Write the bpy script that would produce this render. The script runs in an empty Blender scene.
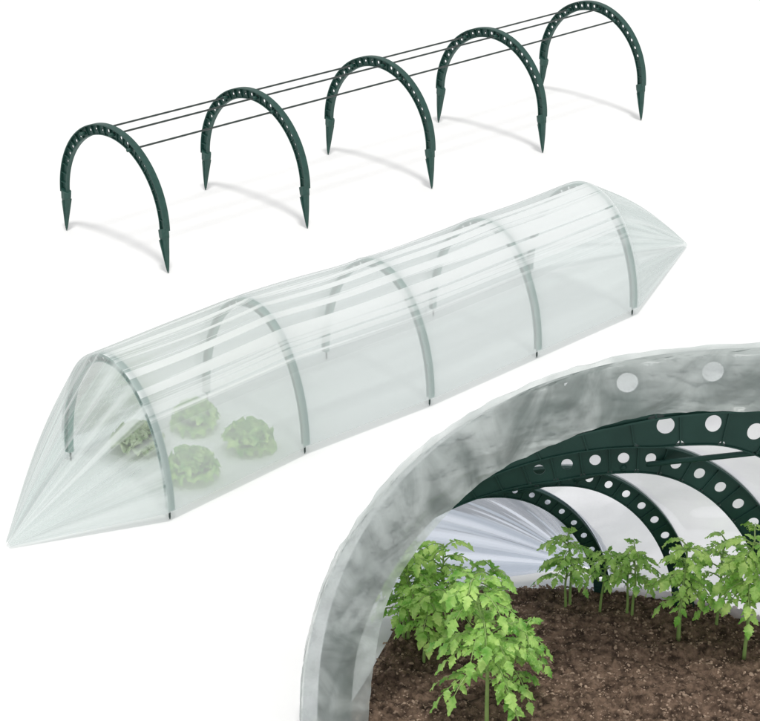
import bpy, bmesh, math, random
from mathutils import Vector, Matrix, noise
R = math.radians
sc = bpy.context.scene
col = sc.collection
PI = math.pi

# ------------------------------------------------------------------ camera
CAM_H, PITCH, FPX = 2.26, 0.421, 1900.0
cd = bpy.data.cameras.new('camera'); cam = bpy.data.objects.new('camera', cd); col.objects.link(cam)
cam.location = (0, 0, CAM_H); cam.rotation_euler = (PI/2 - PITCH, 0, 0)
cd.sensor_width = 36; cd.lens = 36*FPX/760; cd.clip_start = .05; cd.clip_end = 200
sc.camera = cam
# ------------------------------------------------------------------ light: white studio surround and one soft key
world = bpy.data.worlds.new('World'); sc.world = world; world.use_nodes = True
bg = world.node_tree.nodes['Background']
bg.inputs[0].default_value = (1, 1, 1, 1); bg.inputs[1].default_value = .77
ld = bpy.data.lights.new('studio_key', 'SUN'); key = bpy.data.objects.new('studio_key', ld); col.objects.link(key)
ld.energy = 1.5; ld.angle = R(8); ld.color = (1, .985, .96)
# light travels towards this direction (from front left, high)
key.rotation_euler = Vector((-.06, .38, -1)).to_track_quat('-Z', 'Y').to_euler()
sc.view_settings.view_transform = 'Standard'; sc.view_settings.look = 'None'
sc.view_settings.exposure = 0; sc.view_settings.gamma = 1
sc.cycles.transparent_max_bounces = 24; sc.cycles.max_bounces = 10

# ------------------------------------------------------------------ helpers
def ray(px, py):
    x = (px-380)/FPX; y = (360.5-py)/FPX
    c, s = math.cos(PITCH), math.sin(PITCH)
    return Vector((x, c + y*s, -s + y*c))
def ground(px, py, z=0.):
    d = ray(px, py); t = (z-CAM_H)/d.z
    return Vector((d.x*t, d.y*t, z))
def plane(px, py, Y):
    d = ray(px, py); t = Y/d.y
    return Vector((d.x*t, Y, CAM_H + d.z*t))

def tag(o, label=None, cat=None, group=None, kind=None):
    if label: o['label'] = label
    if cat: o['category'] = cat
    if group: o['group'] = group
    if kind: o['kind'] = kind
    return o
def mesh_obj(name, verts, faces, mat, parent=None, smooth=False, uvs=None, loc=None):
    me = bpy.data.meshes.new(name); me.from_pydata([tuple(v) for v in verts], [], faces)
    if uvs:
        ul = me.uv_layers.new(name='UVMap')
        for l in me.loops: ul.data[l.index].uv = uvs[l.vertex_index]
    me.update()
    if smooth: me.polygons.foreach_set('use_smooth', [True]*len(me.polygons))
    me.materials.append(mat)
    o = bpy.data.objects.new(name, me); col.objects.link(o)
    if parent: o.parent = parent
    if loc is not None: o.location = loc
    return o
def empty(name, loc, rz=0):
    o = bpy.data.objects.new(name, None); col.objects.link(o)
    o.location = loc; o.rotation_euler = (0, 0, rz); o.empty_display_size = .05
    return o
def copy_tree(o, parent=None):
    c = o.copy(); col.objects.link(c); c.parent = parent
    for ch in o.children: copy_tree(ch, c)
    return c

class MB:
    def __init__(s): s.v = []; s.f = []
    def add(s, vs, fs):
        n = len(s.v); s.v += vs; s.f += [tuple(i+n for i in f) for f in fs]
    def loft(s, rings, cap=True, closed=False):
        m = len(rings[0]); vs = [p for r in rings for p in r]; fs = []
        k = len(rings)
        for i in range(k if closed else k-1):
            j = (i+1) % k
            for a in range(m):
                b = (a+1) % m
                fs.append((i*m+a, i*m+b, j*m+b, j*m+a))
        if cap and not closed:
            fs.append(tuple(range(m))[::-1]); fs.append(tuple((k-1)*m+a for a in range(m)))
        s.add(vs, fs)
    def tube(s, pts, rad, seg=8):
        rings = []
        for i, p in enumerate(pts):
            d = (pts[min(i+1, len(pts)-1)] - pts[max(i-1, 0)]).normalized()
            a = d.orthogonal().normalized() if i == 0 else (pa - d*pa.dot(d)).normalized()
            pa = a; b = d.cross(a)
            r = rad[i] if isinstance(rad, (list, tuple)) else rad
            rings.append([p + (a*math.cos(2*PI*k/seg) + b*math.sin(2*PI*k/seg))*r for k in range(seg)])
        s.loft(rings)
    def build(s, name, mat, parent=None, smooth=False, loc=None):
        return mesh_obj(name, s.v, s.f, mat, parent, smooth, loc=loc)

# ------------------------------------------------------------------ materials
def newmat(name):
    m = bpy.data.materials.new(name); m.use_nodes = True
    nt = m.node_tree; nt.nodes.clear()
    out = nt.nodes.new('ShaderNodeOutputMaterial')
    return m, nt, out
def N(nt, t, **kw):
    n = nt.nodes.new('ShaderNode'+t)
    for k, v in kw.items():
        if k.startswith('i_'): n.inputs[k[2:].replace('_', ' ')].default_value = v
        else: setattr(n, k, v)
    return n
def principled(name, c1, c2, scale, rough=.5, bump=.2, bscale=None, spec=.5, transl=0, dist=.002):
    m, nt, out = newmat(name); L = nt.links.new
    tc = N(nt, 'TexCoord'); no = N(nt, 'TexNoise'); no.inputs['Scale'].default_value = scale; no.inputs['Detail'].default_value = 6
    L(tc.outputs['Object'], no.inputs['Vector'])
    rp = N(nt, 'ValToRGB'); rp.color_ramp.elements[0].position = .35; rp.color_ramp.elements[1].position = .65
    rp.color_ramp.elements[0].color = (*c1, 1); rp.color_ramp.elements[1].color = (*c2, 1)
    L(no.outputs['Fac'], rp.inputs['Fac'])
    b = N(nt, 'BsdfPrincipled'); b.inputs['Roughness'].default_value = rough; b.inputs['Specular IOR Level'].default_value = spec
    L(rp.outputs['Color'], b.inputs['Base Color'])
    if bump:
        n2 = N(nt, 'TexNoise'); n2.inputs['Scale'].default_value = bscale or scale*4; n2.inputs['Detail'].default_value = 4
        L(tc.outputs['Object'], n2.inputs['Vector'])
        bp = N(nt, 'Bump'); bp.inputs['Strength'].default_value = bump; bp.inputs['Distance'].default_value = dist
        L(n2.outputs['Fac'], bp.inputs['Height']); L(bp.outputs['Normal'], b.inputs['Normal'])
    if transl:
        t = N(nt, 'BsdfTranslucent'); L(rp.outputs['Color'], t.inputs['Color'])
        mx = N(nt, 'MixShader'); mx.inputs[0].default_value = transl
        L(b.outputs[0], mx.inputs[1]); L(t.outputs[0], mx.inputs[2]); L(mx.outputs[0], out.inputs[0])
    else: L(b.outputs[0], out.inputs[0])
    return m
def film_mat(name, tint, milk, lo, hi, su, sv, p0=.35, p1=.65, detail=3, bump=.3, transl=.5, gl=.12, dist=.004, distort=.3, fade=False):
    """polythene film: part clear, part milky; the noise streaks also paint in fold highlights"""
    m, nt, out = newmat(name); L = nt.links.new
    uv = N(nt, 'UVMap'); mp = N(nt, 'Mapping'); mp.inputs['Scale'].default_value = (su, sv, 1)
    L(uv.outputs[0], mp.inputs['Vector'])
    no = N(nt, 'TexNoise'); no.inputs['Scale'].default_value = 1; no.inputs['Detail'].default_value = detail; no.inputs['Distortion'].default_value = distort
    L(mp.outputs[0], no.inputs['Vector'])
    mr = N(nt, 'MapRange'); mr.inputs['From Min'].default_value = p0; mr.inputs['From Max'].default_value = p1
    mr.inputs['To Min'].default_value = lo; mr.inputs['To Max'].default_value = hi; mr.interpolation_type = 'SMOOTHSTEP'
    L(no.outputs['Fac'], mr.inputs['Value'])  # whiter streaks: highlights of folds put into the film colour
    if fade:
        # one long white fold highlight painted along the near flank
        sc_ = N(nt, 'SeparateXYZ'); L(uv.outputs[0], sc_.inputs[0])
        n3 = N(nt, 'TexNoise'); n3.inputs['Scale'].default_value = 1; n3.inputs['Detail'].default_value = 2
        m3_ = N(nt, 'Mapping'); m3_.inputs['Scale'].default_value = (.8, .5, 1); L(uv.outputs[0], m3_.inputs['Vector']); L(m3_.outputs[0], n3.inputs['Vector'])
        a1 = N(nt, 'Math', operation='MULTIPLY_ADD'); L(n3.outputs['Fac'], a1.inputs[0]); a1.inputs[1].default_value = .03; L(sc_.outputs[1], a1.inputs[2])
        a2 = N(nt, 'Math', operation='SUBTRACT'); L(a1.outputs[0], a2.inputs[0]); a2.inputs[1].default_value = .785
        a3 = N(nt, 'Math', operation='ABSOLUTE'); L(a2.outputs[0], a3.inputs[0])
        fold_hl = N(nt, 'MapRange'); fold_hl.interpolation_type = 'SMOOTHSTEP'; fold_hl.inputs['From Min'].default_value = .012; fold_hl.inputs['From Max'].default_value = .002
        fold_hl.inputs['To Min'].default_value = 0; fold_hl.inputs['To Max'].default_value = .5
        L(a3.outputs[0], fold_hl.inputs['Value'])
    if fade:      # painted fold highlights are strongest on the crown, fading down the near flank
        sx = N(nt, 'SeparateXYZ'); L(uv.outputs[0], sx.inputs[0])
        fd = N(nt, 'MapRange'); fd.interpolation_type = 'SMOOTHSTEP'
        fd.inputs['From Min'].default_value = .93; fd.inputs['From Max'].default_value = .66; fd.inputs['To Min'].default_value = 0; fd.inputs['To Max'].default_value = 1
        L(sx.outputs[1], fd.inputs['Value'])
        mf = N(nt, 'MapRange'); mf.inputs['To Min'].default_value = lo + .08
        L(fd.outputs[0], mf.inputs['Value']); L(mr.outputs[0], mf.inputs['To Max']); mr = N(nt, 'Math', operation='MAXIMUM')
        ad = N(nt, 'Math', operation='ADD'); ad.use_clamp = True; L(mf.outputs[0], ad.inputs[0]); L(fold_hl.outputs[0], ad.inputs[1]); L(ad.outputs[0], mr.inputs[0])
    tr = N(nt, 'BsdfTransparent'); tr.inputs['Color'].default_value = (*tint, 1)
    df = N(nt, 'BsdfDiffuse'); df.inputs['Color'].default_value = (*milk, 1)
    tl = N(nt, 'BsdfTranslucent'); tl.inputs['Color'].default_value = (*milk, 1)
    gs = N(nt, 'BsdfGlossy'); gs.inputs['Roughness'].default_value = .26
    bp = N(nt, 'Bump'); bp.inputs['Strength'].default_value = bump; bp.inputs['Distance'].default_value = dist
    L(no.outputs['Fac'], bp.inputs['Height'])
    for x in (df, tl, gs): L(bp.outputs[0], x.inputs['Normal'])
    m1 = N(nt, 'MixShader'); m1.inputs[0].default_value = transl; L(df.outputs[0], m1.inputs[1]); L(tl.outputs[0], m1.inputs[2])
    m2 = N(nt, 'MixShader'); L(mr.outputs[0], m2.inputs[0]); L(tr.outputs[0], m2.inputs[1]); L(m1.outputs[0], m2.inputs[2])
    fr = N(nt, 'Fresnel'); fr.inputs['IOR'].default_value = 1.35
    ml = N(nt, 'Math', operation='MULTIPLY'); L(fr.outputs[0], ml.inputs[0]); ml.inputs[1].default_value = gl*8
    ml.use_clamp = True
    m3 = N(nt, 'MixShader'); L(ml.outputs[0], m3.inputs[0]); L(m2.outputs[0], m3.inputs[1]); L(gs.outputs[0], m3.inputs[2])
    L(m3.outputs[0], out.inputs[0])
    return m

M_white = principled('white_board', (.90, .90, .90), (.915, .915, .915), 3, .7, 0, spec=.2)
M_green = principled('dark_green_plastic', (.013, .058, .047), (.019, .074, .060), 60, .48, .15, 300, spec=.45, dist=.0008)
M_greenB = principled('deep_green_plastic', (.010, .046, .036), (.017, .064, .051), 9, .5, .15, 200, spec=.3, dist=.0008)
M_tgreen = principled('hazed_green_plastic', (.15, .28, .245), (.20, .34, .30), 60, .5, .15, 300, spec=.4, dist=.0008)  # same plastic as the bare hoops, with the film's pale haze mixed into the colour
M_rod = principled('grey_rod', (.022, .036, .033), (.035, .05, .046), 40, .4, 0)
M_pin = principled('pin_green', (.02, .04, .035), (.03, .055, .05), 40, .5, 0)
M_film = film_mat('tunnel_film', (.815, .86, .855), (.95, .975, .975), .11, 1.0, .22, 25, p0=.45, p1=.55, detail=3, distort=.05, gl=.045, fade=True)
M_cone = film_mat('gathered_film', (.84, .88, .872), (.88, .925, .918), .18, .85, .5, 17, p0=.4, p1=.68, detail=3, gl=.04)
M_sleeve = film_mat('sleeve_film', (.94, .97, .96), (.84, .90, .885), .36, .90, 11, 1.0, p0=.28, p1=.70, detail=4, bump=.5, dist=.010, distort=.9, gl=.08)
M_house = film_mat('house_film', (.955, .96, .99), (.92, .93, .985), .35, .85, 1.2, 6, detail=4, bump=.35, transl=.55, dist=.01, gl=.02)
M_houseend = film_mat('house_end_film', (.87, .91, .995), (.78, .85, .995), .40, .95, .7, 20, detail=3, bump=.25, transl=.55, dist=.01, gl=.06)
M_lettuce = principled('lettuce_leaf', (.12, .48, .04), (.74, .97, .34), 34, .5, .4, 60, spec=.3, transl=.35)
M_lettuce_pale = principled('pale_lettuce_leaf', (.40, .55, .26), (.82, .88, .66), 34, .5, .4, 60, spec=.3, transl=.35)
M_leaf = principled('tomato_leaf', (.14, .40, .045), (.58, .84, .24), 26, .38, .6, 90, spec=.55, transl=.35, dist=.003)
M_leafB = principled('young_tomato_leaf', (.18, .48, .05), (.68, .92, .28), 26, .38, .6, 90, spec=.55, transl=.35, dist=.003)
M_stem = principled('tomato_stem', (.22, .38, .10), (.34, .46, .17), 30, .5, .1, spec=.3)
M_soil = principled('soil', (.050, .034, .025), (.22, .150, .108), 55, .95, .9, 130, spec=.1, dist=.008)
M_crumb = principled('soil_crumbs', (.09, .060, .043), (.46, .34, .255), 30, .95, .6, 200, spec=.1)

# ------------------------------------------------------------------ setting
g = mesh_obj('ground', [(-40, -20, 0), (40, -20, 0), (40, 80, 0), (-40, 80, 0)], [(0, 1, 2, 3)], M_white); tag(g, kind='structure')

# ------------------------------------------------------------------ hoop profile builder
def hoop_parts(cpts, nrm, ax, depth, wf, tw, tf, ncell, hole, holes_range, rib_w=None, ribt=.0016, hole_every=1, sub=4, stag=0., dmul=None, phase=0.):
    """cpts: outer line; nrm: outward normals; ax: axis. Returns MB flange, MB web"""
    # resample by arclength
    L = [0]
    for i in range(1, len(cpts)): L.append(L[-1] + (cpts[i]-cpts[i-1]).length)
    def at(s):
        s *= L[-1]
        for i in range(1, len(L)):
            if s <= L[i] + 1e-9:
                t = (s-L[i-1])/max(L[i]-L[i-1], 1e-9)
                return cpts[i-1].lerp(cpts[i], t), nrm[i-1].lerp(nrm[i], t).normalized()
        return cpts[-1], nrm[-1]
    fl, wb = MB(), MB()
    depth0 = depth
    dm = dmul or (lambda s: 1.)
    def sweep(mb, r0, r1, hw, n):
        rings = []
        for i in range(n+1):
            p, q = at(i/n)
            if r1 > tf*1.5: e = depth0*(1-dm(i/n))
            else: e = 0
            rings.append([p - q*(r0-e) + ax*hw, p - q*(r1-e) + ax*hw, p - q*(r1-e) - ax*hw, p - q*(r0-e) - ax*hw])
        mb.loft(rings)
    n = ncell*sub
    sweep(fl, 0, tf, wf/2, n)
    sweep(wb, depth-tf*.9, depth, tw*1.8, n)
    K = 24
    rm, rh = (tf + depth - tf*.9)/2, (depth - tf*.9 - tf)/2
    for c in range(ncell):
        s0, s1 = c/ncell, (c+1)/ncell
        cl = L[-1]/ncell
        hr = hole if (holes_range[0] <= (s0+s1)/2 <= holes_range[1] and c % hole_every == 0) else 0
        vs = []; fs = []
        def P(u, w, side):   # u in 0..1 along, w radial -1..1
            p, q = at(s0 + (s1-s0)*u)
            dd = depth0*dm(s0 + (s1-s0)*u); rm, rh = (tf + dd - tf*.9)/2, (dd - tf*.9 - tf)/2
            return p - q*(rm - rh*w) + ax*(tw/2*side)
        if hr:
            sh = stag
            for side in (1, -1):
                for k in range(K):
                    t = 2*PI*(k+.5)/K; x, y = math.cos(t), math.sin(t); m = max(abs(x), abs(y))
                    vs.append(P(.5 + .5*x/m, y/m, side))
                for k in range(K):
                    t = 2*PI*(k+.5)/K
                    vs.append(P(.5 + phase + hr*math.cos(t)/cl, sh + hr*math.sin(t)/rh, side))
            for k in range(K):
                j = (k+1) % K
                fs += [(k, j, K+j, K+k), (2*K+k, 3*K+k, 3*K+j, 2*K+j), (K+k, K+j, 3*K+j, 3*K+k)]
        else:
            for i in range(sub+1):
                u = i/sub
                vs += [P(u, 1, 1), P(u, -1, 1), P(u, -1, -1), P(u, 1, -1)]
            for i in range(sub):
                a = 4*i; b = a+4
                fs += [(a, a+1, b+1, b), (a+2, a+3, b+3, b+2)]
        wb.add(vs, fs)
        p, q = at(s0); d = (at(min(s0+.002, 1))[0]-at(max(s0-.002, 0))[0]).normalized()
        hw = (rib_w or wf*.9)/2
        a0, a1 = p - q*(tf*.8), p - q*(depth*dm(s0)*.97)
        for sgn in (1, -1):
            vs = []
            for pp in (a0, a1):
                w_ = hw if pp is a0 else max(hw*.3, tw*1.5)
                for (aa, bb) in ((tw/2*.8, -1), (w_, -1), (w_, 1), (tw/2*.8, 1)):
                    vs.append(pp + ax*(aa*sgn) + d*(ribt*bb*.5))
            wb.add(vs, [(0, 1, 2, 3), (7, 6, 5, 4), (0, 4, 5, 1), (1, 5, 6, 2), (2, 6, 7, 3), (3, 7, 4, 0)])
    return fl, wb

def arch_line(a, z0, z1, n=64, p=2.0):
    pts, nr = [], []
    for i in range(n+1):
        t = PI*i/n; x = -a*math.cos(t); z = z0 + (z1-z0)*math.sin(t)
        pts.append(Vector((x, 0, z))); nr.append(Vector((-math.cos(t)/a, 0, math.sin(t)/(z1-z0))).normalized())
    return pts, nr

def make_hoop(w, h, z0, stake, label):
    """local x across, z up, y along the row"""
    root = empty('plastic_hoop', (0, 0, 0))
    tag(root, label, 'garden hoop')
    a = w/2 + .004
    pts, nr = arch_line(a, z0, h)
    dep = .037 if stake else .019
    fl, wb = hoop_parts(pts, nr, Vector((0, 1, 0)), dep, .024 if stake else .020, .004, .0035, 25, .0060, (.13, .87), stag=.0, dmul=lambda s: .82 + .18*math.sin(PI*s))
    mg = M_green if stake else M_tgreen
    fl.build('flange', mg, root); wb.build('web', mg, root)
    if stake:
        for s in (-1, 1):
            mb = MB(); cx = s*(a - dep/2)
            prof = [(z0+.006, .015, .013), (z0+.004, .019, .015), (z0-.022, .018, .0145), (z0-.026, .0165, .013), (z0*.5, .0125, .010), (z0*.25, .0078, .007), (.012, .0045, .004), (0, .001, .001)]
            rings = []
            for k, (z, rx, ry) in enumerate(prof):
                xx = cx + (s*(w/2) - cx)*(1 - max(z, 0)/z0)*.9
                c = .45
                ring = [(rx, ry*c), (rx*c, ry), (-rx*c, ry), (-rx, ry*c), (-rx, -ry*c), (-rx*c, -ry), (rx*c, -ry), (rx, -ry*c)]
                sl = .006*s if k < 2 else 0
                rings.append([Vector((xx+x, y, max(z + (sl*(x/rx)), 0))) for x, y in ring])
            mb.loft(rings)
            # raised spine on both faces
            for f in (-1, 1):
                vs = [Vector((cx-.003, f*.013, z0-.03)), Vector((cx+.003, f*.013, z0-.03)), Vector((cx+.003, f*.019, z0-.03)), Vector((cx-.003, f*.019, z0-.03))]
                cb = cx + (s*w/2-cx)*.8
                vs += [Vector((cb-.0012, f*.003, .02)), Vector((cb+.0012, f*.003, .02)), Vector((cb+.0012, f*.0062, .02)), Vector((cb-.0012, f*.0062, .02))]
                mb.add(vs, [(0, 1, 2, 3), (4, 5, 6, 7), (0, 1, 5, 4), (1, 2, 6, 5), (2, 3, 7, 6), (3, 0, 4, 7)])
            mb.build('stake', M_green, root)
        # clips that hold the rods
        for t in CLIP_T:
            x, z = rod_xz(a, z0, h, dep, t)
            mb = MB(); mb.tube([Vector((x, -.024, z)), Vector((x, -.022, z)), Vector((x, .012, z))], [.003, .0062, .0062], 10)
            mb.build('rod_clip', M_green, root, True)
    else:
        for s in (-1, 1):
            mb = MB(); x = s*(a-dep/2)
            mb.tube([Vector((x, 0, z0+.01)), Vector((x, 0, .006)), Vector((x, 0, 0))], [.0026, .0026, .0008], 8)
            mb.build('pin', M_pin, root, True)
    return root
CLIP_T = (R(61), R(97), R(118))
def rod_xz(a, z0, h, dep, t):
    return -(a-dep*.55)*math.cos(t), z0 + (h-z0-dep*.55)*math.sin(t)

def row_frames(Rp, Lp, w):
    fr = []
    for r, l in zip(Rp, Lp):
        a, b = ground(*r), ground(*l); d = (a-b)
        fr.append(((a+b)/2, math.atan2(d.y, d.x)))
    # same heading for every hoop of the row
    am = sum(f[1] for f in fr)/len(fr)
    return [(c, am*.6 + t*.4) for c, t in fr]

# ------------------------------------------------------------------ upper row: bare hoops joined by three rods
W1, H1, Z1 = .560, .437, .145
fr1 = row_frames([(169,273),(308,229),(433,189),(544,153),(642,122)], [(66,231),(205,190),(327,155),(437,123),(540,91)], W1)
labs1 = ['dark green bare hoop with pointed stakes at the left front end of the rod-linked frame',
         'dark green bare hoop with pointed stakes, second from the left end of the uncovered frame',
         'dark green bare hoop with pointed stakes, middle one of the uncovered frame',
         'dark green bare hoop with pointed stakes, fourth from the left of the uncovered frame',
         'dark green bare hoop with pointed stakes closing the far right end of the uncovered frame']
h0 = make_hoop(W1, H1, Z1, True, labs1[0])
for i, (c, t) in enumerate(fr1):
    o = h0 if i == 0 else copy_tree(h0)
    o.location = c; o.rotation_euler.z = t
    tag(o, labs1[i], group='bare green hoops of the uncovered frame')
for k, lab in enumerate(('thin dark grey rod through the left shoulders of the bare hoops',
                         'thin dark grey rod through the crowns of the bare hoops',
                         'thin dark grey rod through the right shoulders of the bare hoops, lowest of the three')):
    x, z = rod_xz(W1/2+.004, Z1, H1, .037, CLIP_T[k])
    pts = []
    for i, (c, t) in enumerate(fr1):
        p = Vector((c.x + x*math.cos(t), c.y + x*math.sin(t), z)); pts.append(p)
    d0 = (pts[0]-pts[1]).normalized(); d1 = (pts[-1]-pts[-2]).normalized()
    pts = [pts[0]+d0*.018] + pts + [pts[-1]+d1*.012]
    mb = MB(); mb.tube(pts, .0034, 8)
    tag(mb.build('connecting_rod', M_rod, None, True), lab, 'rod', 'rods joining the bare hoops')

# ------------------------------------------------------------------ lower row: film covered tunnel
W2, H2, Z2 = .438, .367, .027
fr2 = row_frames([(171,520),(309,458),(430,405),(537,357),(632,315)], [(70,460),(204,397),(326,360),(433,317),(530,278)], W2)
labs2 = ['green hoop under clear film beside the lettuces at the left end of the covered tunnel',
         'green hoop under clear film just right of the lettuces, second in the covered tunnel',
         'green hoop under clear film in the middle of the covered tunnel',
         'green hoop under clear film, second from the right end of the covered tunnel',
         'green hoop under clear film at the far right end of the covered tunnel']
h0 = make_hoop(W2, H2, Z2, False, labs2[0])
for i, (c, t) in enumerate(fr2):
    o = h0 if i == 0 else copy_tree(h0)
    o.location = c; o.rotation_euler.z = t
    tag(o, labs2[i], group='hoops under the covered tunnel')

def arch_film(c, t, v, grow=.006, a=W2/2+.004, h=H2, zb=.022, z0=Z2):
    """v 0..1 from back ground edge over the top to the front ground edge"""
    th = PI*v
    x = -(a+grow)*math.cos(th); z = z0 + (h-z0+grow)*math.sin(th)
    e = .045
    if v < e: z = zb + (z-zb)*1.0
    if v < 1e-6: z = .002
    if v > 1-1e-6: z = .028
    return Vector((c.x + x*math.cos(t), c.y + x*math.sin(t), z))
root = empty('film_tunnel', fr2[0][0])
tag(root, 'long clear polythene tunnel cover stretched over five hoops with gathered pointed ends', 'tunnel cover')
inv = Matrix.Translation(-fr2[0][0])
NV = 96
vs, uv, fs = [], [], []
rows = 0; SEG = 22
ulen = 0
for i in range(4):
    (c0, t0), (c1, t1) = fr2[i], fr2[i+1]
    for k in range(SEG + (1 if i == 3 else 0)):
        s = k/SEG
        for j in range(NV+1):
            v = j/NV
            ea = (fr2[4][0]-fr2[0][0]).normalized()*.014
            p = arch_film(c0 - (ea if i == 0 else ea*0), t0, v).lerp(arch_film(c1 + (ea if i == 3 else ea*0), t1, v), s)
            mid = (fr2[i][0].lerp(fr2[i+1][0], s))
            sag = math.sin(PI*s)**.8 * .005*math.sin(PI*v)
            u = ulen + s*.6
            env = math.sin(PI*min(max(v, 0), 1))
            rip = (noise.noise(Vector((u*.9, v*26, 3.1)))*.007 + noise.noise(Vector((u*2.2, v*9, 7.7)))*.006)*math.sin(PI*s)**.5
            n = Vector((-math.cos(PI*v)*math.cos(t0), -math.cos(PI*v)*math.sin(t0), math.sin(PI*v)))
            e = min(1, min(v, 1-v)*9)
            vs.append(inv @ (p - n*(sag - rip*e))); uv.append((u, v))
        rows += 1
    ulen += .6
for i in range(rows-1):
    for j in range(NV):
        a = i*(NV+1)+j; fs.append((a, a+1, a+NV+2, a+NV+1))
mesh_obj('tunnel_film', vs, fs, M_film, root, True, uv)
def gathered(c, t, tip, name, seed, flip):
    vs, uv, fs = [], [], []; S = 26; c = c - (fr2[4][0]-fr2[0][0]).normalized()*.014*flip
    NC = 160
    for k in range(S+1):
        s = k/S
        for j in range(NC+1):
            v = j/NC
            p = arch_film(c, t, v)
            tj = Vector((tip.x, tip.y, .008)) + Vector((-.009*math.cos(PI*v)*math.cos(t), -.009*math.cos(PI*v)*math.sin(t), .009*math.sin(PI*v)))
            q = p.lerp(tj, s)
            n = Vector((-math.cos(PI*v)*math.cos(t), -math.cos(PI*v)*math.sin(t), math.sin(PI*v)))
            bulge = .022*math.sin(PI*s)*math.sin(PI*v)
            pl = noise.noise(Vector((v*30, s*.8, seed)))*.016 + noise.noise(Vector((v*50, s*.9, seed+5)))*.003
            q = q + n*(bulge + pl*math.sin(PI*min(1, s*1.05)) * (1-s*.55))*min(1, min(v, 1-v)*12+.0)
            q.z = max(q.z, .003)
            vs.append(inv @ q); uv.append((s*.8, v + seed))
    for i in range(S):
        for j in range(NC):
            a = i*(NC+1)+j; fs.append((a, a+1, a+NC+2, a+NC+1))
    o = mesh_obj(name, vs, fs, M_cone, root, True, uv)
    return o
tipL, tipR = ground(8, 548), ground(685, 247)
gathered(fr2[0][0], fr2[0][1], tipL, 'gathered_end', 1.3, 1)
gathered(fr2[4][0], fr2[4][1], tipR, 'gathered_end', 9.3, -1)

# ------------------------------------------------------------------ lettuces
def lettuce(px, py, rad, seed, mat, lab):
    rnd = random.Random(seed); c = ground(px, py)
    vs, fs = [], []
    NL = 28
    for i in range(NL):
        f = i/NL                       # 0 outer .. 1 inner
        az = i*2.39996 + rnd.uniform(-.2, .2)
        tilt = R(20 + 58*f + rnd.uniform(-12, 12)); ln = rad*(1.08 - .28*f)*rnd.uniform(.9, 1.1); wd = ln*rnd.uniform(.62, .8)
        NU, NW = 9, 20; base = len(vs)
        ph = rnd.uniform(0, 6)
        for a in range(NU+1):
            s = a/NU
            ww = wd*(.22 + .78*math.sin(PI*min(1, s*.62+.08)))
            for b in range(NW+1):
                w = b/NW*2-1
                rr = s*ln*(1 - .18*w*w*s)
                up = rr*math.sin(tilt) + rad*.10 - (s**3)*ln*.22*(1-f)
                out = rr*math.cos(tilt) + rad*.05
                cup = abs(w)**1.6*ww*.45*(.4+f)
                ruf = (math.sin(w*9 + ph + s*3)*.15 + math.sin(w*19 + ph*2)*.09)*rad*(s**1.5)*(.3+abs(w))
                ruf += noise.noise(Vector((s*4, w*3, seed+i)))*rad*.22*s
                x = out - (cup + ruf)*math.sin(tilt)*.8; z = up + (cup+ruf)*math.cos(tilt)*.8
                y = w*ww
                vs.append(Vector((x*math.cos(az) - y*math.sin(az), x*math.sin(az) + y*math.cos(az), max(z*1.3, .002))))
        for a in range(NU):
            for b in range(NW):
                q = base + a*(NW+1)+b; fs.append((q, q+1, q+NW+2, q+NW+1))
    o = mesh_obj('lettuce', vs, fs, mat, None, True, loc=c)
    tag(o, lab, 'lettuce', 'lettuces inside the covered tunnel')
lettuce(137, 450, .066, 1, M_lettuce_pale, 'pale whitish lettuce head under the gathered left end of the film tunnel')
lettuce(196, 428, .068, 2, M_lettuce, 'green frilly lettuce head at the back of the covered tunnel, highest in the picture')
lettuce(192, 478, .068, 3, M_lettuce, 'bright green lettuce head close behind the front film, right beside the first covered hoop')
lettuce(249, 449, .068, 4, M_lettuce, 'green spreading lettuce head furthest right, in front of the second covered hoop')

# ------------------------------------------------------------------ growing bed with its own nested hoops and film
YA = ground(380, 738).y; YB = ground(380, 676).y; YC = ground(380, 645).y; YD = ground(380, 614).y; YE = ground(380, 602).y
def px_arch(cx, base, a, top, Y, n=72, p=2.0, al=None):
    """half ellipse given where it stands; cx, half width and heights in metres after projection"""
    o = plane(cx, base, Y); hw = (plane(cx+a, base, Y)-o).length; hh = plane(cx, top, Y).z - o.z
    pts, nr = [], []
    for i in range(n+1):
        t = PI*i/n; cs, sn = math.cos(t), math.sin(t)
        x = -hw*(abs(cs)**(2/p))*((al/a if al else 1) if cs > 0 else -1); z = o.z + hh*sn**(2/p)
        pts.append(Vector((o.x+x, Y, max(z, .0))))
    for i in range(n+1):
        d = pts[min(i+1, n)]-pts[max(i-1, 0)]; nr.append(Vector((-d.z, 0, d.x)).normalized())
    return pts, nr
SC = .0021
hoopdefs = [  # name, cx, base, a, top, Y, depth(px), cells, hole px
    (688, 676, 210, 402, YB, 44, 19, 9.0, 345, 'large dark green hoop nearest behind the film-wrapped arch, top right of the soil bed'),
    (625, 645, 172, 443, YC, 31, 25, 5.8, 278, 'second dark green hoop behind the film-wrapped arch over the soil bed'),
    (559, 614, 134, 466, YD, 21, 24, 4.2, 208, 'third dark green hoop, its foot standing in the soil behind the tomato plants'),
    (495, 602, 115, 482, YE, 16, 22, 3.1, 142, 'smallest and furthest dark green hoop over the soil bed'),
]
arches = {}
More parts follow.
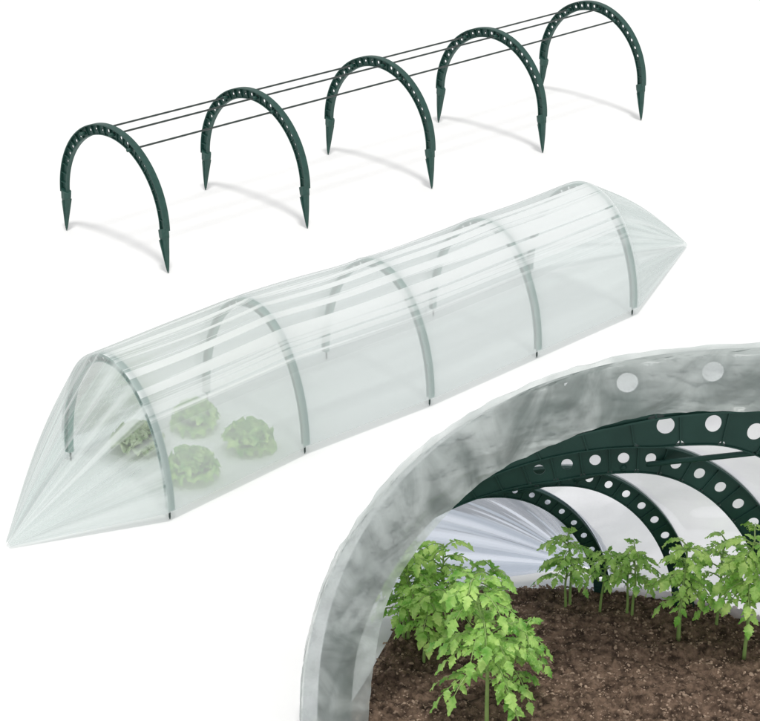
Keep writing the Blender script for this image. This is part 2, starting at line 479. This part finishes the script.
for k, (cx, base, a, top, Y, dp, nc, hp, al, lab) in enumerate(hoopdefs):
    pts, nr = px_arch(cx, base, a, top, Y, al=al)
    m = (plane(cx+1, base, Y)-plane(cx, base, Y)).length
    o0 = Vector((plane(cx, base, Y).x, Y, 0))
    root = empty('bed_hoop', o0); tag(root, lab, 'garden hoop', 'dark green hoops over the soil bed')
    lp = [p-o0 for p in pts]
    fl, wb = hoop_parts(lp, nr, Vector((0, 1, 0)), dp*m, .020, .003, .0028, nc, hp*m, ((.485, .40, .38, .32)[k], .95), phase=(.2 if k == 0 else 0.), rib_w=.012, ribt=.003, sub=5, dmul=(lambda s: .22 + .78*min(1, max(0, (s-.26)/.24))) if k == 0 else (lambda s: .34 + .66*min(1, max(0, (s-.22)/.22))))
    fl.build('flange', M_greenB, root); wb.build('web', M_greenB, root)
    arches[k] = (pts, nr, m)
# front hoop wrapped in film
ptsA, nrA = px_arch(742, 738, 438, 350, YA, 128, 2.32)
mA = (plane(743, 700, YA)-plane(742, 700, YA)).length
oA = Vector((plane(742, 738, YA).x, YA, 0))
root = empty('bed_hoop', oA); tag(root, 'widest dark green hoop at the front of the soil bed, seen through its film sleeve', 'garden hoop', 'dark green hoops over the soil bed')
def insA(i):
    s = i/(len(ptsA)-1); t = max(0, (.34-s)/.34); return 14*mA*t**.7
fl, wb = hoop_parts([p-oA-q*insA(i) for i, (p, q) in enumerate(zip(ptsA, nrA))], nrA, Vector((0, 1, 0)), 62*mA, .022, .004, .004, 17, 10.5*mA, (.36, .62), rib_w=.014, ribt=.003, sub=8, stag=.38, phase=.22,
                    dmul=lambda s: .55 + .45*min(1, max(0, (s-.08)/.3)))
fl.build('flange', M_greenB, root); wb.build('web', M_greenB, root)
# sleeve: film pulled over the front of the hoop, hugging its outer edge and hanging loose inside
vs, uv, fs = [], [], []
NS, NR = 260, 26
LA = len(ptsA)-1
def ptA(s):
    x = s*LA; i = min(int(x), LA-1); t = x-i
    return ptsA[i].lerp(ptsA[i+1], t), nrA[i].lerp(nrA[i+1], t).normalized()
for i in range(NS+1):
    s = i/NS; p, q = ptA(s)
    inner = (54 + 5*noise.noise(Vector((s*11, 4, 0))))*mA
    if s < .27: inner += (.27-s)/.27*14*mA
    outer = (3 + 3*noise.noise(Vector((s*14, 0, 2))))*mA
    for j in range(NR+1):
        r = j/NR
        if r < .3:      # outside edge, running back over the rim
            t = r/.3; y = .018*(1-t) - .016*t; rad = outer*(.4+.6*math.sin(PI/2*(.35+.65*t)))
        else:
            t = (r-.3)/.7; y = -.016 - .012*math.sin(PI*t); rad = outer*(1-t) - inner*t
        cr = (1-abs(noise.noise(Vector((s*34, r*3, 1))))*2)*.012 + noise.noise(Vector((s*90+r*10, r*6, 5)))*.007 + (1-abs(noise.noise(Vector((s*60-r*14, r*4, 9))))*2)*.007
        P = p + q*(rad + cr*.25) + Vector((0, 1, 0))*(y - abs(cr)*(1 if r > .15 else 0))
        P.z = max(P.z, .004)
        vs.append(P-oA); uv.append((s*2.4 + r*.05, r*1.05))
for i in range(NS):
    for j in range(NR):
        a = i*(NR+1)+j; fs.append((a, a+1, a+NR+2, a+NR+1))
o = mesh_obj('film_sleeve', vs, fs, M_sleeve, None, True, uv, loc=oA)
tag(o, 'crumpled grey green translucent film wrapped round the widest front arch', 'film sleeve')
# film shell between the nested hoops
def res(pts, n):
    return [pts[int(round(i/n*(len(pts)-1)))] for i in range(n+1)]
shells = [[p + q*.003 for p, q in zip(ptsA, nrA)]] + [[p + q*.004 for p, q in zip(arches[k][0], arches[k][1])] for k in range(4)]
NVs = 72
rings = []
def resamp(pts, n):
    L = [0]
    for i in range(1, len(pts)): L.append(L[-1]+(pts[i]-pts[i-1]).length)
    out = []; j = 1
    for i in range(n+1):
        s = L[-1]*i/n
        while j < len(pts)-1 and L[j] < s: j += 1
        out.append(pts[j-1].lerp(pts[j], (s-L[j-1])/max(L[j]-L[j-1], 1e-9)))
    return out
shells = [resamp(s, NVs*2) for s in shells]
vs, uv, fs = [], [], []; nrow = 0
for k in range(4):
    S = 10
    for a in range(S + (1 if k == 3 else 0)):
        s = a/S
        for j in range(NVs*2+1):
            v = j/(NVs*2)
            p = shells[k][j].lerp(shells[k+1][j], s)
            w = noise.noise(Vector((k*1.7+s*1.2, v*14, 6)))*.010*math.sin(PI*s)
            p = p + Vector((math.cos(PI*v), 0, -math.sin(PI*v)))*w; p.z = max(p.z, .003)
            vs.append(p-oA); uv.append((k*.5+s*.5, v))
        nrow += 1
m_ = NVs*2+1
for i in range(nrow-1):
    for j in range(m_-1):
        a = i*m_+j; fs.append((a, a+1, a+m_+1, a+m_))
root = empty('bed_cover', oA); tag(root, 'milky white film cover stretched back over the nested hoops of the soil bed', 'film cover')
mesh_obj('cover_film', vs, fs, M_house, root, True, uv)
tip = ground(585, 574)
vs, uv, fs = [], [], []; S = 24
E = resamp(shells[4], 220)
for k in range(S+1):
    s = k/S
    for j in range(221):
        v = j/220
        p = E[j].lerp(Vector((tip.x, tip.y, .02)), s)
        pl = noise.noise(Vector((v*26, s*.9, 2)))*.005 + noise.noise(Vector((v*90, s*.5, 8)))*.002
        p = p + Vector((-math.cos(PI*v), 0, math.sin(PI*v)))*(pl*math.sin(PI*s) + .03*math.sin(PI*s))
        p.z = max(p.z, .003)
        vs.append(p-oA); uv.append((s*.5, v+3))
for i in range(S):
    for j in range(220):
        a = i*221+j; fs.append((a, a+1, a+222, a+221))
mesh_obj('gathered_end', vs, fs, M_houseend, root, True, uv)
# rods between the bed hoops
def rod(p0, p1, r, lab):
    mb = MB(); d = p1-p0
    mb.tube([-d*.06, d*.0, d*.5, d*1.0, d*1.04], [r*.9, r, r, r*.95, r*.9], 10)
    tag(mb.build('connecting_rod', M_greenB, None, True, loc=p0), lab, 'rod', 'short rods between the bed hoops')
rod(plane(762, 452, YB), plane(650, 464, YC), .0062, 'thick dark rod bridging the two nearest bed hoops at the upper right')
rod(plane(622, 468, YC), plane(575, 480, YD), .0050, 'dark rod bridging the second and third bed hoops, middle of the three')
rod(plane(558, 482, YD), plane(520, 492, YE), .0036, 'thin dark rod bridging the two furthest bed hoops, leftmost and shortest')

# ------------------------------------------------------------------ soil
y0, y1 = 2.72, ground(380, 594).y
NX, NY = 620, 380
def xl(y):
    t = (y-YA)/(YE-YA)
    a, b = ground(336, 738).x, ground(408, 602).x
    return a + (b-a)*t
def xr(y):
    t = min(max((y-YA)/(YE-YA), -.6), 1.2); a, b = plane(1130, 738, YA).x, ground(690, 602).x
    return a + (b-a)*(t if t < 0 else t**1.1)
vs, fs = [], []
def soil_h(x, y):
    h = noise.fractal(Vector((x*9, y*14, 0)), .8, 2.1, 3)*.008
    r = noise.noise(Vector((x*2.5, y*26, 4)))*.011
    c = abs(noise.noise(Vector((x*55, y*55, 2))))*.012 + abs(noise.noise(Vector((x*120, y*120, 9))))*.007
    return .022 + h + r + c
for j in range(NY+1):
    y = y0 + (y1-y0)*j/NY
    a, b = xl(y), min(xr(y), 1.25)
    for i in range(NX+1):
        f = i/NX; x = a + (b-a)*f
        e = min(1, min(f*(b-a), (1-f)*(b-a), (y1-y)*1.0, (y-y0))/.035 + .0)
        wob = noise.noise(Vector((x*8, y*8, 11)))
        e = max(0, min(1, e*1.0 + (wob*.35 if e < 1 else 0)))
        hh = soil_h(x, y)
        if y < 2.98: hh *= 1
        vs.append((x + wob*.012*(1-e), y + wob*.015*(1-e), .002 + hh*e*e*(3-2*e)))
for j in range(NY):
    for i in range(NX):
        a = j*(NX+1)+i; fs.append((a, a+1, a+NX+2, a+NX+1))
tag(mesh_obj('soil', vs, fs, M_soil, None, True), kind='structure')
rnd = random.Random(5)
ico = [(0,0,1)] + [(math.cos(a)*.89, math.sin(a)*.89, .35) for a in [2*PI*k/5 for k in range(5)]] + [(math.cos(a)*.89, math.sin(a)*.89, -.45) for a in [2*PI*(k+.5)/5 for k in range(5)]]
icf = [(0, 1+k, 1+(k+1) % 5) for k in range(5)] + [(1+k, 6+k, 1+(k+1) % 5) for k in range(5)] + [(1+(k+1) % 5, 6+k, 6+(k+1) % 5) for k in range(5)]
mb = MB()
for i in range(26000):
    y = rnd.uniform(y0+.03, y1-.01); a, b = xl(y)+.01, min(xr(y)-.02, .95)
    x = rnd.uniform(a, b); s = rnd.choice((.0013, .0017, .0021, .0027, .0036))*rnd.uniform(.7, 1.3)
    if rnd.random() < .012: s *= 2.1
    rot = Matrix.Rotation(rnd.uniform(0, 6.3), 3, 'Z') @ Matrix.Rotation(rnd.uniform(-.7, .7), 3, 'X')
    sx, sy, sz = rnd.uniform(.8, 1.6), rnd.uniform(.7, 1.2), rnd.uniform(.5, .9)
    z = soil_h(x, y) + s*.1
    mb.add([rot @ Vector((p[0]*s*sx*rnd.uniform(.8, 1.2), p[1]*s*sy*rnd.uniform(.8, 1.2), p[2]*s*sz)) + Vector((x, y, z)) for p in ico], icf)
tag(mb.build('soil_crumbs', M_crumb), 'loose brown crumbs of earth strewn over the soil bed', 'soil crumbs', kind='stuff')

# ------------------------------------------------------------------ tomato plants
OUT = [(0, 0), (.06, .05), (.15, .20), (.23, .27), (.31, .19), (.42, .28), (.52, .18), (.62, .20), (.74, .11), (.87, .07), (1, 0)]
def leaflet(mb, base, d, up, ln, rnd, wid=1.0):
    d = d.normalized(); side = d.cross(up).normalized(); nrm = side.cross(d).normalized()
    droop = rnd.uniform(.15, .55); vee = rnd.uniform(.1, .45); tw = rnd.uniform(-.3, .3)
    n = len(OUT); vs = []
    for k, (s, w) in enumerate(OUT):
        w *= wid*rnd.uniform(.85, 1.15)
        c = base + d*(s*ln*(1-.15*droop*s)) - nrm*(droop*s*s*ln*.7)
        vs.append(c)
        for sg in (-1, 1):
            wv = .05*ln*math.sin(s*14+sg)
            vs.append(c + side*(w*ln*sg) + nrm*(w*ln*(vee + tw*sg)*-.55 + wv) + d*(w*ln*.12))
    fs = []
    for k in range(n-1):
        a = 3*k; b = a+3
        fs += [(a, a+1, b+1, b), (a, b, b+2, a+2)]
    mb.add(vs, fs)
def tomato(base, H, seed, nl, leafln, lab, mat, reach=1.0, lean=(0, 0), nstem=1, low=.25):
    rnd = random.Random(seed)
    root = empty('tomato_plant', base); tag(root, lab, 'tomato plant', 'young tomato plants in the soil bed')
    st, lf, = MB(), MB()
    for q in range(nstem):
        off = Vector((rnd.uniform(-.012, .012), rnd.uniform(-.008, .008), 0)) if q else Vector((0, 0, 0))
        HH = H*(1 if q == 0 else rnd.uniform(.7, .95))
        lx, ly = lean[0]*H + rnd.uniform(-.04, .04)*H, lean[1]*H + rnd.uniform(-.03, .03)*H
        ph = rnd.uniform(0, 6); pts = []
        for k in range(13):
            t = k/12
            pts.append(off + Vector((lx*t*t + .012*H*math.sin(t*7+ph)*4*t*.4, ly*t*t, HH*t - .012)))
        st.tube(pts, [.0042*(H/.26)**.5*(1-.6*k/12) for k in range(13)], 7)
        nn = nl if q == 0 else max(4, nl*2//3)
        for i in range(nn):
            t = low + (1-low)*(i+.5)/nn
            x = t*12; a = min(int(x), 11); P = pts[a].lerp(pts[a+1], x-a)
            az = i*2.4 + rnd.uniform(-.5, .5)+q; el = R(rnd.uniform(5, 40) + 25*t)
            ln = H*reach*rnd.uniform(.30, .46)*(1.0 - .35*abs(t-.55)/.55)
            dirh = Vector((math.cos(az), math.sin(az), 0)); rp = []
            for k in range(7):
                s = k/6
                rp.append(P + dirh*(ln*s*math.cos(el*.8)) + Vector((0, 0, ln*(s*math.sin(el) - s*s*.75))))
            st.tube(rp, [.0019*(1-.55*k/6) for k in range(7)], 5)
            for k in (2, 3, 4, 5):
                dd = (rp[k+1]-rp[k-1]).normalized()
                sz = leafln*rnd.uniform(.55, 1.0)*(1.0 if k in (3, 5) else .75)
                for sg in (-1, 1):
                    sd = dd.cross(Vector((0, 0, 1))).normalized()*sg
                    dl = (sd*.85 + dd*.6 + Vector((0, 0, rnd.uniform(-.5, .25))))
                    leaflet(lf, rp[k] + sd*.002, dl, Vector((rnd.uniform(-.35, .35), rnd.uniform(-.5, .1), 1)), sz, rnd)
            dd = (rp[6]-rp[5]).normalized()
            leaflet(lf, rp[6], dd, Vector((rnd.uniform(-.3, .3), rnd.uniform(-.5, .1), 1)), leafln*rnd.uniform(.9, 1.25), rnd, 1.1)
        top = pts[-1]
        for i in range(7):
            az = rnd.uniform(0, 6.3)
            leaflet(lf, top - Vector((0, 0, rnd.uniform(0, .02))), Vector((math.cos(az), math.sin(az), rnd.uniform(.0, 1.0))), Vector((0, -.3, 1)), leafln*rnd.uniform(.4, .75), rnd)
    st.build('stem', M_stem, root, True); lf.build('foliage', mat, root, False)
    return root
def gp(px, py): return ground(px, py, .026)
T = [ # px,py, H, seed, leaves, leaflen, mat, reach, lean, nstem, low, label
    (408, 642, .245, 11, 15, .032, M_leafB, .90, (.02, 0), 2, .42, 'bright tomato plant at the far left of the bed close inside the film-wrapped arch'),
    (400, 622, .205, 18, 12, .028, M_leafB, .9, (.14, 0), 1, .45, 'tomato plant tucked behind the leftmost one, leaning right'),
    (440, 634, .235, 12, 15, .030, M_leafB, .95, (.04, 0), 2, .45, 'bushy tomato plant at back left of the bed behind the tall foreground plant'),
    (424, 664, .195, 21, 12, .034, M_leafB, .85, (.10, 0), 1, .40, 'shorter tomato plant just left of the tall foreground plant'),
    (487, 742, .385, 13, 30, .035, M_leaf, .74, (-.05, 0), 1, .38, 'tallest and nearest tomato plant, at the front left of the soil bed'),
    (508, 700, .200, 22, 15, .032, M_leaf, .95, (.12, 0), 1, .35, 'low tomato plant beside the tallest one, reaching right over bare soil'),
    (478, 640, .190, 19, 12, .030, M_leafB, 1.0, (.15, 0), 1, .35, 'tomato plant peeping out behind the top of the tall foreground plant'),
    (570, 606, .190, 14, 11, .026, M_leaf, 1.0, (-.02, 0), 2, .50, 'tomato plant at the back of the bed, left end of the right-hand row'),
    (632, 616, .190, 15, 11, .026, M_leaf, .9, (-.04, 0), 2, .52, 'tomato plant second from the left in the right-hand row, against the back film'),
    (600, 610, .165, 20, 9, .024, M_leaf, .9, (.05, 0), 1, .5, 'small thin tomato plant squeezed between two others at the back of the bed'),
    (678, 636, .240, 16, 12, .030, M_leafB, .80, (.03, 0), 2, .50, 'twin-stemmed tomato plant in the right-hand row, just in front of the hoop foot'),
    (716, 628, .230, 23, 12, .028, M_leaf, .8, (.0, 0), 1, .55, 'slim tomato plant standing back between the two nearest of the right-hand row'),
    (744, 657, .300, 17, 16, .035, M_leafB, .78, (.0, 0), 2, .50, 'nearest tomato plant of the right-hand row, beside the right edge of the picture'),
]
for (px, py, H, sd, nl, ll, mt, rc, ln, ns, low, lab) in T:
    tomato(gp(px, py), H, sd, int(nl*1.25), ll, lab, mt, rc, ln, ns, low)
